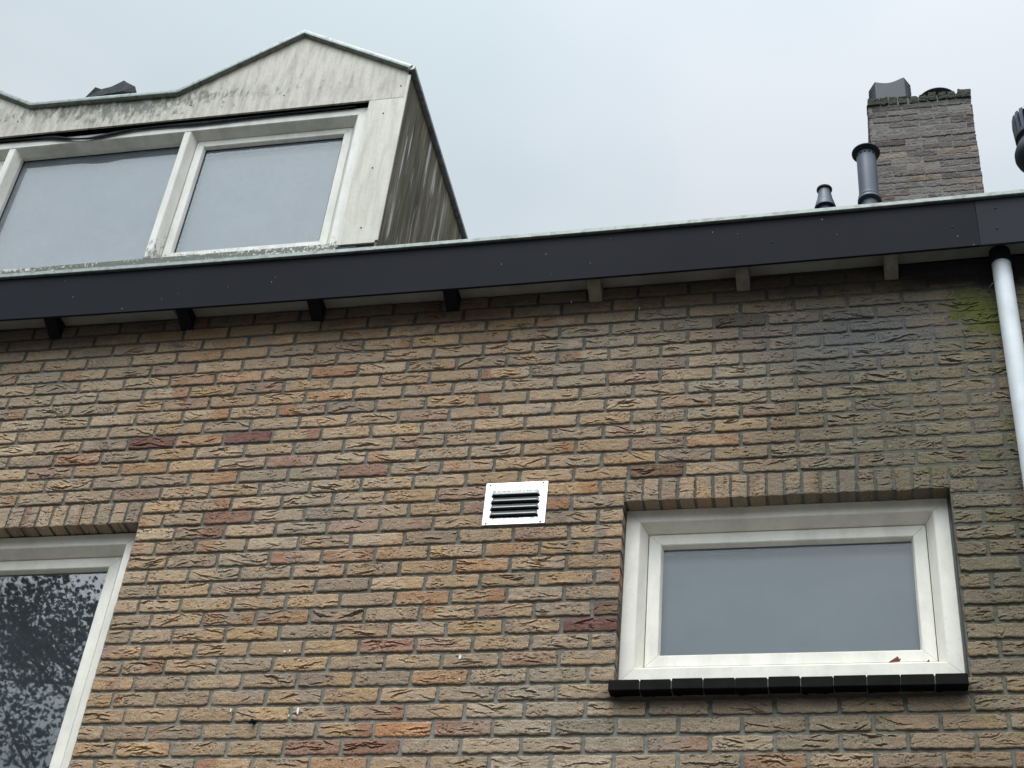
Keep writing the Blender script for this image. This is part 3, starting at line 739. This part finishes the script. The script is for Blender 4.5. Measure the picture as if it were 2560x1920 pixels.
# bits on the wall
for x, z, a, b in ((.131, .050, .004, .016), (.722, .259, .0045, .011), (.032, .301, .003, .004), (.052, .303, .003, .005), (.099, .030, .002, .005), (.096, .264, .002, .003), (-.133, .055, .003, .007), (1.323, 1.947, .003, .004), (1.022, 2.013, .002, .006), (.73, .167, .002, .004)):
    n = 9; vs = [(x+a*math.cos(2*math.pi*i/n)*random.uniform(.7, 1.2), -.0095, z+b*math.sin(2*math.pi*i/n)*random.uniform(.7, 1.2)) for i in range(n)]
    vs += [(p[0], 0, p[2]) for p in vs]
    obj('bird_dropping', MB().add(vs, [tuple(range(n))]+[(i, (i+1) % n, n+(i+1) % n, n+i) for i in range(n)]), M_splash, house)
obj('anchor_stub', MB().tube([(-.030, .0, .008), (-.034, -.022, .003), (-.040, -.030, -.008)], [.007, .009, .004], 7).tube([(-.034, -.02, .006), (-.052, -.028, -.004)], [.002, .0015], 5), M_black, house, label='short black metal stub sticking out of a joint')

# ------------------------------------------------------------------ dormer
PK = [(-3.385, 3.757), (-2.732, 4.160), (-2.079, 3.776), (-1.228, 3.758), (-.581, 4.160), (.079, 3.757)]
inner = [(x, z-.018) for x, z in PK]
face = MB().prism([(-3.37, 3.531)]+[(max(x, -3.37), z) if i == 0 else (x if x < .066 else .066, z) for i, (x, z) in enumerate(inner)]+[(.066, 3.531)], 0.0, .012)
dorm = obj('dormer', face, M_panel, house, label='flat roofed dormer with two pointed gables and weathered white panels')
obj('corner_panel', MB().prism([(-.127, 2.490), (.0655, 2.490), (.0655, 3.5275), (-.127, 3.5275)], 0.0, .012), M_post, dorm)
obj('corner_panel', MB().prism([(-3.37, 2.490), (-3.17, 2.490), (-3.17, 3.5275), (-3.37, 3.5275)], 0.0, .012), M_post, dorm)
# dark recess above the window frame and the black flashing below the corner panels
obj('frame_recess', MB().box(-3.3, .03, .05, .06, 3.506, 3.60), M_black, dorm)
obj('lead_flashing', MB().box(-.135, .064, .010, .03, 2.38, 2.488).box(-.12, -.03, -.002, .010, 2.455, 2.472), M_lead, dorm)
ck = MB().add([(.067, 0.0, 2.33), (.067, 1.9, 3.74), (.067, 1.9, 3.75), (.067, 0, 3.75)], [(0, 1, 2, 3)])
ck = MB().add([(.0665, .0, 2.36), (.0665, .0, 3.75), (.0665, 1.75, 3.75), (.0665, 1.75, 3.70), (.055, .0, 2.36), (.055, .0, 3.75), (.055, 1.75, 3.75), (.055, 1.75, 3.70)],
              [(0, 3, 2, 1), (4, 5, 6, 7), (0, 1, 5, 4), (1, 2, 6, 5), (2, 3, 7, 6), (3, 0, 4, 7)])
obj('cheek_panel', ck, M_cheek, dorm)
obj('corner_strip', MB().box(.0555, .0695, -.0035, .006, 2.50, 3.70), M_post, dorm)
obj('cheek_panel', MB().add([(-3.371, .0, 2.36), (-3.371, .0, 3.75), (-3.371, 1.75, 3.75), (-3.371, 1.75, 3.70)], [(0, 1, 2, 3)]), M_cheek, dorm)
trp = [(.0, -.012), (.0, .016), (-.006, .024), (-.016, .027), (-.030, .024), (-.035, .018), (-.037, .002), (-.033, .002), (-.030, -.012)]
obj('edge_trim', MB().sweep(PK, trp), M_trim, dorm, autos=35)
# side run of the trim, horizontal, going back over the cheek
n = len(trp); v = []
for y in (-.02, 1.95):
    v += [(.079-.013+b, y, 3.757+a) for a, b in trp]
fs = [(k, n+k, n+(k+1) % n, (k+1) % n) for k in range(n)]+[tuple(range(n)), tuple(n+k for k in range(n))[::-1]]
obj('edge_trim', MB().add(v, fs), M_trim, dorm, autos=35)
# dormer roof sheet and a thin upstand behind the trim
rf = MB(); vs = []
for y in (.0, 2.2): vs += [(x, y, z-.006) for x, z in PK]
rf.add(vs, [(i, i+1, 7+i, 6+i) for i in range(5)])
obj('dormer_roof', rf, M_lead, dorm)
obj('roof_upstand', MB().add([(-2.03, .15, 3.79), (-1.25, .15, 3.79), (-1.25, .15, 3.94), (-2.03, .15, 3.935)], [(0, 1, 2, 3)]), M_trim2, dorm)
# window band
FP = [(0, .09), (0, .032), (.002, .030), (.0495, .030), (.053, .033), (.083, .078), (.083, .10)]
fr = obj('window_frame', MB().ring(-3.20, -.135, 2.484, 3.512, FP), M_dframe, dorm)
for cxm in (-2.122, -1.1165):
    mb = MB(); sec = [(-.0425, .10), (-.0425, .078), (-.019, .033), (-.0155, .030), (.0155, .030), (.019, .033), (.0425, .078), (.0425, .10)]
    v = []
    for z in (2.536, 3.457): v += [(cxm+a, b, z) for a, b in sec]
    mb.add(v, [(i, i+1, 9+i, 8+i) for i in range(7)])
    obj('mullion', mb, M_mull, dorm)
SP = [(0, .098), (0, .082), (.0018, .080), (.040, .080), (.0425, .082), (.048, .094), (.050, .106)]
for a, b in ((-1.0715, -.2205), (-3.115, -2.1665)):
    obj('sash', MB().ring(a, b, 2.5695, 3.4265, SP), M_dframe, dorm)
for a, b, z0, z1, gl in ((-1.0235, -.2685, 2.616, 3.378, 1), (-2.080, -1.159, 2.566, 3.430, 0), (-3.068, -2.215, 2.616, 3.378, 1)):
    obj('glass_pane', quad(a, b, .105, z0, z1), M_glass_dorm, dorm)
    obj('gasket', MB().ring(a-.004, b+.004, z0-.004, z1+.004, [(0, .1025), (.0075, .1005), (.0095, .1015), (.0095, .1028)]), M_gasket, dorm)
    x0, x1, y0, y1 = a-.002, b+.002, .1075, .148
    mb = MB().add([(x0, y0, z0), (x1, y0, z0), (x1, y1, z0), (x0, y1, z0), (x0, y0, z1), (x1, y0, z1), (x1, y1, z1), (x0, y1, z1)], [(0, 1, 2, 3), (4, 7, 6, 5), (0, 3, 7, 4), (1, 5, 6, 2)])
    obj('inner_lining', mb, M_lining, dorm)
    obj('window_blind', MB().box(x0-.01, x1+.01, y1+.001, y1+.01, z0-.01, z1+.01), M_blind_d, dorm)
for x, z in ((-0.61, 3.639), (0.027, 3.621), (-1.129, 3.635), (-2.136, 3.646), (-0.038, 3.417), (-0.033, 3.011), (-0.026, 2.594)):
    obj('screw', dome(x, -.0002, z, .0048), M_screw, dorm, smooth=True)
for y, z in ((.035, 3.07), (.03, 2.62), (.06, 3.64)):
    obj('screw', dome(.0667, y, z, .0048, nx=1), M_screw, dorm, smooth=True)
cab = [(-3.1, 3.52), (-2.6, 3.515), (-2.208, 3.521), (-2.013, 3.509), (-1.903, 3.517), (-1.817, 3.487), (-1.719, 3.469), (-1.64, 3.472), (-1.527, 3.499), (-1.398, 3.508), (-1.202, 3.513), (-1.07, 3.504), (-0.74, 3.512), (-.2, 3.514)]
vs = []; fs = []
for i, (x, z) in enumerate(cab):
    h_ = .011+.007*math.sin(i*1.9)
    vs += [(x, .022, z+h_), (x, .010, z), (x, .020, z-h_)]
for i in range(len(cab)-1): fs += [(3*i, 3*i+3, 3*i+4, 3*i+1), (3*i+1, 3*i+4, 3*i+5, 3*i+2)]
cb = obj('loose_sealing_strip', MB().add(vs, fs), M_lead, dorm, smooth=True)
sm = cb.modifiers.new('sub', 'SUBSURF'); sm.levels = 2; sm.render_levels = 2

# loose sheet of lead lying on the dormer's flat edge
vs = [(-1.785, -.005, 3.777), (-1.735, -.012, 3.860), (-1.70, -.005, 3.846), (-1.64, -.01, 3.852), (-1.575, -.012, 3.892), (-1.545, -.01, 3.868), (-1.495, -.01, 3.832), (-1.485, -.005, 3.782),
      (-1.77, .13, 3.79), (-1.72, .12, 3.84), (-1.66, .12, 3.835), (-1.60, .12, 3.85), (-1.55, .13, 3.835), (-1.50, .12, 3.79), (-1.64, -.012, 3.790), (-1.56, -.014, 3.800)]
fs = [(0, 1, 2, 14), (14, 2, 3), (14, 3, 4, 15), (15, 4, 5, 6), (15, 6, 7), (0, 8, 9, 1), (1, 9, 10, 2), (2, 10, 3), (3, 10, 11, 4), (4, 11, 12, 5), (5, 12, 13, 6), (6, 13, 7), (0, 14, 15, 7, 13, 8)]
ls = obj('lead_sheet', MB().add(vs, fs), M_lead, None, org=(-1.63, .05, 3.776), label='crumpled dark lead sheet lying on the flat edge between the dormer gables', cat='lead sheet')

# ------------------------------------------------------------------ main roof
rb = MB(); vs = []; fs = []
xs = np.arange(-6.2, 7.01, .1)
tz = lambda y: 2.265+(y+.10)*.80
for j, (y0, s_) in enumerate([(yy, 1) for yy in np.arange(-.09, 3.75, .32)]):
    y1 = min(y0+.34, 3.75)
    o = len(vs)
    for i, x in enumerate(xs):
        wv = .018*math.sin(i*math.pi/1.5)
        vs += [(x, y0, tz(y0)+.03+wv), (x, y1, tz(y1)+.0+wv)]
    for i in range(len(xs)-1): fs.append((o+2*i, o+2*i+2, o+2*i+3, o+2*i+1))
vs += [(-6.2, 3.75, tz(3.75)+.05), (7, 3.75, tz(3.75)+.05), (7, 7.6, 2.3), (-6.2, 7.6, 2.3)]; fs.append((len(vs)-4, len(vs)-3, len(vs)-2, len(vs)-1))
rb.add(vs, fs); obj('roof', rb, M_rooftile, house)
# gable ends and back wall keep the shell closed
bw = MB().add([(-6.2, .02, -4.2), (-6.2, 7.6, -4.2), (-6.2, 7.6, 2.3), (-6.2, 3.75, 5.3), (-6.2, .02, 2.1)], [(0, 1, 2, 3, 4)]).add([(7, .02, -4.2), (7, 7.6, -4.2), (7, 7.6, 2.3), (7, 3.75, 5.3), (7, .02, 2.1)], [(0, 4, 3, 2, 1)]).add([(-6.2, 7.6, -4.2), (7, 7.6, -4.2), (7, 7.6, 2.3), (-6.2, 7.6, 2.3)], [(0, 1, 2, 3)])
obj('rear_walls', bw, M_sealant, house)

# ------------------------------------------------------------------ chimney
def chimney():
    X0, X1, Y0, Y1, Z0, Z1 = 2.446, 3.180, 3.0, 3.52, 4.6, 6.615
    r = np.random.RandomState(77); B_ = Bricks()
    CH, CP = .0648, .218
    def cst(u, w_, C):
        n = fbm(u*6, w_*6, 500, 4); f = ss(6.50, 6.66, w_+.12*(n-.5))*.75
        C = C*(1-f[:, None])+np.array([.050, .056, .045])*f[:, None]
        return C
    base = (0.158, 0.151, 0.144)
    faces = [(X0, X1, lambda u, w_, h: np.stack([u, Y0-h, w_], 1), 1), (Y0, Y1, lambda u, w_, h: np.stack([X0-h, Y1+Y0-u, w_], 1), 0), (Y0, Y1, lambda u, w_, h: np.stack([X1+h, u, w_], 1), 0)]
    for a, b, mf, main in faces:
        k = 0; z = Z1
        while z > Z0:
            off = (k % 2)*.5*CP+(-.03 if main else 0); u = a-off
            while u < b:
                p, q = max(u, a), min(u+CP-.010, b)
                if q-p > .03:
                    tone = None; bs = base
                    q_ = r.rand()
                    if q_ < .12: bs = (.13, .115, .108)
                    elif q_ < .2: bs = (.20, .165, .135)
                    elif q_ < .215: bs = (.10, .08, .085)
                    B_.put(p, q, z-CH+.010, z, mf, r, res=(.007, .005) if main else (.02, .012), amp=0.7, base=bs, relief=.003+r.uniform(-.003, .004), rough=2.0, stainf=cst)
                u += CP
            z -= CH; k += 1
    # weathered crown: bricks on edge between stretchers
    def crown(p, q, z0, z1, rel=.012):
        B_.put(p, q, z0, z1, faces[0][2], r, res=(.007, .005), amp=1.3, base=(.10, .10, .08), relief=rel+r.uniform(-.004, .006), rough=3.0, skirt=(.09, .09, .09, .09), stainf=cst)
    crown(X0-.002, X0+.09, 6.622, 6.655); crown(X0+.002, X0+.088, 6.662, 6.700)
    u = X0+.098
    while u < X1-.15:
        wd = r.uniform(.045, .058); crown(u, u+wd, 6.625+r.uniform(-.004, .004), 6.700+r.uniform(-.012, .010)); u += wd+r.uniform(.010, .018)
    crown(u, X1+.004, 6.624, 6.662); crown(u+.01, X1+.008, 6.668, 6.716)
    V, F, C = B_.data()
    c = obj('chimney', (V, F), M_brick, house, cols=C, autos=60, label='square chimney of rough grey brown brick')
    mb = MB().box(X0+.002, X1-.002, Y0+.001, Y1-.001, Z0, 6.685)
    o = obj('chimney_mortar', mb, M_mortar, c, cols=np.tile([.21, .20, .18], (8, 1)))
    # draught cowl with flaring sides and a hollow top edge
    def cowl(x0, x1, y0, y1, z0, z1):
        f = .042; top = lambda x: z1-.034*math.sin(math.pi*min(1, max(0, (x-x0)/(x1-x0))*1.05))+.022*min(1, max(0, (x-x0)/(x1-x0)))
        nx = 12; out = [(x0-f, y0+.075, 1)]+[(x0+(x1-x0)*i/nx, y0, 0) for i in range(nx+1)]+[(x1+f, y0+.075, 1)]
        out += [(x1+f, y1-.075, 1)]+[(x1-(x1-x0)*i/nx, y1, 0) for i in range(nx+1)]+[(x0-f, y1-.075, 1)]
        nl = 26; n = len(out); v = []; fs = []
        for j in range(nl+1):
            for x, y, wing in out:
                zt = top(x)-(.014 if wing else 0); z = z0+(zt-z0)*j/nl
                dx = (.006 if (j//2) % 2 else 0)*wing*(1 if x > x0 else -1)
                v.append((x+dx, y, z))
        for j in range(nl):
            for k in range(n): fs.append((j*n+k, j*n+(k+1) % n, (j+1)*n+(k+1) % n, (j+1)*n+k))
        o = obj('chimney_cowl', MB().add(v, fs), M_cowl, c, label='dark metal draught cowl with hollow top edge')
        m_ = o.modifiers.new('thick', 'SOLIDIFY'); m_.thickness = .004
    cowl(2.512, 2.727, 3.02, 3.24, 6.64, 6.925)
    obj('cowl_lid', MB().lathe(2.968, 3.25, [(.02, 6.905), (.12, 6.900), (.153, 6.888), (.157, 6.878), (.150, 6.874), (.085, 6.872), (.085, 6.62)], 48), M_dark_metal, c, autos=40, label='round dark lid on the right flue')
chimney()

# ------------------------------------------------------------------ roof pipes
fp = obj('flue_pipe', MB().lathe(2.396, 2.70, [(.062, 5.775), (.0665, 5.745), (.0665, 5.335), (.0665, 5.325)], 48, cap=False), M_dark_metal2, house, autos=40, label='tall blue grey flue pipe with a wide flat rim')
obj('flue_rim', MB().lathe(2.396, 2.70, [(.060, 5.768), (.088, 5.778), (.0965, 5.782), (.0970, 5.788), (.093, 5.790), (.055, 5.792), (.055, 5.765)], 48, cap=False), M_dark_metal, fp, autos=40)
obj('flue_collar', MB().lathe(2.396, 2.70, [(.0668, 5.352), (.072, 5.350), (.075, 5.338), (.072, 5.326), (.078, 5.318), (.080, 5.300), (.072, 5.292), (.055, 5.29), (.055, 4.4)], 48, cap=False), M_dark_metal2, fp, autos=40)
hb = MB()
for i in range(14):
    a = 2*math.pi*i/14; hb.tube([(2.396+.0664*math.cos(a), 2.70+.0664*math.sin(a), 5.738), (2.396+.0664*math.cos(a+.22), 2.70+.0664*math.sin(a+.22), 5.738)], .0045, 6)
obj('flue_slots', hb, M_black, fp)
vp = obj('vent_pipe', MB().lathe(2.100, 2.70, [(.040, 5.45), (.0435, 5.415), (.046, 5.400), (.056, 5.335), (.061, 5.325), (.066, 5.300), (.0745, 5.268), (.0745, 5.262), (.060, 5.262), (.050, 5.28), (.050, 4.4)], 44, cap=False), M_dark_metal2, house, autos=35, label='short tapered grey vent pipe')
obj('vent_cap', MB().lathe(2.100, 2.70, [(.036, 5.440), (.050, 5.444), (.0530, 5.450), (.0530, 5.456), (.046, 5.460), (.01, 5.462)], 40), M_dark_metal, vp, autos=35)
# cowl at the right edge
cx_, cy_ = 3.502, 2.50
rc = obj('roof_cowl', MB().lathe(cx_, cy_, [(.136, 5.600), (.140, 5.590), (.139, 5.560), (.118, 5.545), (.112, 5.515), (.135, 5.500), (.152, 5.455), (.160, 5.425), (.160, 5.395), (.150, 5.365), (.125, 5.335), (.105, 5.32), (.105, 4.3)], 56, cap=False), M_dark_metal, house, autos=35, label='ribbed dark cowl at the right edge')
mb = MB()
for i in range(22):
    a = 2*math.pi*i/22; r0, r1 = .128, .143; d = .085
    v = []
    for z, ro in ((5.585, .140), (5.70, .146), (5.765, .142)):
        for rr_, aa in ((r0, a-d), (ro, a-d), (ro, a+d), (r0, a+d)): v.append((cx_+rr_*math.cos(aa), cy_+rr_*math.sin(aa), z))
    fs = []
    for j in range(2):
        for k in range(4): fs.append((j*4+k, j*4+(k+1) % 4, (j+1)*4+(k+1) % 4, (j+1)*4+k))
    fs += [(0, 1, 2, 3), (8, 11, 10, 9)]; mb.add(v, fs)
obj('cowl_fins', mb, M_dark_metal2, rc)
obj('cowl_core', MB().lathe(cx_, cy_, [(.095, 5.59), (.095, 5.74), (.120, 5.768), (.02, 5.80)], 32), M_dark_metal, rc, autos=35)

# ------------------------------------------------------------------ leaves resting on the right window frame
def leaf(cx, y, z, s, label, tilt):
    n = 9; out = []
    pr = [(-1, 0), (-.75, .35), (-.3, .62), (.15, .80), (.45, .98), (.7, .72), (.62, .45), (1.0, .62), (.85, .2), (.8, 0)]
    vs = [(cx+a*s*.5, y-.006*math.sin(a*2.2)-b*.004, z+b*s*.42) for a, b in pr]
    vs += [(p[0], p[1]+.0012, p[2]) for p in vs]; k = len(pr)
    mb = MB().add(vs, [tuple(range(k)), tuple(range(k, 2*k))[::-1]]+[(i, (i+1) % k, k+(i+1) % k, k+i) for i in range(k)])
    return obj('fallen_leaf', mb, M_leafdry, None, org=(cx, y, z), label=label, cat='leaf')
leaf(2.279, .088, .2545, .046, 'curled red brown dead leaf resting on the right window frame', 0)
leaf(2.392, .088, .2520, .016, 'tiny dark leaf scrap in the corner of the right window frame', 0)

# ------------------------------------------------------------------ ground
def ground_mat():
    m_ = bpy.data.materials.new('concrete_pavers'); m_.use_nodes = True
    t = m_.node_tree; b = t.nodes['Principled BSDF']; b.inputs['Roughness'].default_value = 0.85
    c = N(t, 'ShaderNodeTexCoord'); br = N(t, 'ShaderNodeTexBrick'); br.inputs['Scale'].default_value = 3.3
    br.inputs['Color1'].default_value = (.06, .059, .055, 1); br.inputs['Color2'].default_value = (.075, .072, .067, 1); br.inputs['Mortar'].default_value = (.09, .09, .08, 1); br.inputs['Mortar Size'].default_value = .012
    t.links.new(c.outputs['Object'], br.inputs['Vector']); t.links.new(br.outputs[0], b.inputs['Base Color']); return m_
obj('ground', MB().add([(-300, -300, -DZ), (300, -300, -DZ), (300, 300, -DZ), (-300, 300, -DZ)], [(0, 1, 2, 3)]), ground_mat(), None, org=(0, 0, -DZ), kind='structure')

# ------------------------------------------------------------------ street tree behind the viewer (mirrored in the left window)
def tree():
    r = random.Random(8); tx, ty, tz_ = -6.3, -9.6, -DZ
    t = root('street_tree', (tx, ty, tz_), 'tall round leaved street tree standing opposite the tall left window', 'tree')
    mb = MB(); tips = []
    def branch(p, d, L, rad, lev):
        pts = [p]; rs_ = [rad]; q = p.copy(); dd = d.copy(); n = 5
        for i in range(n):
            dd = (dd+Vector((r.uniform(-1, 1), r.uniform(-1, 1), r.uniform(-.5, .8)))*.17).normalized()
            q = q+dd*L/n; pts.append(q.copy()); rs_.append(rad*(1-.62*(i+1)/n))
            if lev < 3 and i >= 1:
                for _ in range(2 if lev else 3):
                    a = Vector((r.uniform(-1, 1), r.uniform(-1, 1), r.uniform(-.15, .75))).normalized()
                    branch(q.copy(), (dd*.45+a*.8).normalized(), L*r.uniform(.42, .62), rs_[-1]*.55, lev+1)
            elif lev >= 2: tips.append((q.copy(), lev))
        mb.tube(pts, rs_, 6 if lev < 2 else 4)
        tips.append((q.copy(), lev))
    base = Vector((tx, ty, tz_))
    top = [base, base+Vector((.05, 0, 1.6)), base+Vector((.0, .05, 3.4)), base+Vector((.1, .0, 5.0)), base+Vector((.05, .1, 6.8)), base+Vector((.15, .05, 8.6)), base+Vector((.1, .0, 10.2))]
    mb.tube(top, [.20, .17, .15, .12, .09, .06, .03], 12)
    for h in np.arange(4.4, 12.4, .34):
        hh = min(h, 10.4)
        a = r.uniform(0, 6.28); branch(base+Vector((.1, .05, hh-.4)), Vector((math.cos(a), math.sin(a), r.uniform(.1, .6))).normalized(), 2.2*(1-.30*abs(hh-8)/4), .030, 1)
    obj('trunk', mb, M_bark, t, smooth=True)
    lf = MB(); nl = 0
    r.shuffle(tips)
    for p, lev in tips[:3300]:
        for _ in range(7):
            c = p+Vector((r.gauss(0, .13), r.gauss(0, .13), r.gauss(0, .11)))
            nrm = Vector((r.uniform(-1, 1), r.uniform(-1, 1), r.uniform(.0, 1.2))).normalized()
            u = nrm.cross(Vector((r.uniform(-1, 1), r.uniform(-1, 1), .3))).normalized(); v_ = nrm.cross(u); s = r.uniform(.019, .032)
            k = 7; lf.add([c+(u*math.cos(2*math.pi*i/k)*s*1.1+v_*math.sin(2*math.pi*i/k)*s*.92)+nrm*.006*math.cos(i*2) for i in range(k)], [tuple(range(k))]); nl += 1
    obj('crown', lf, M_leaf, t)
tree()
print('objects', len(bpy.data.objects))
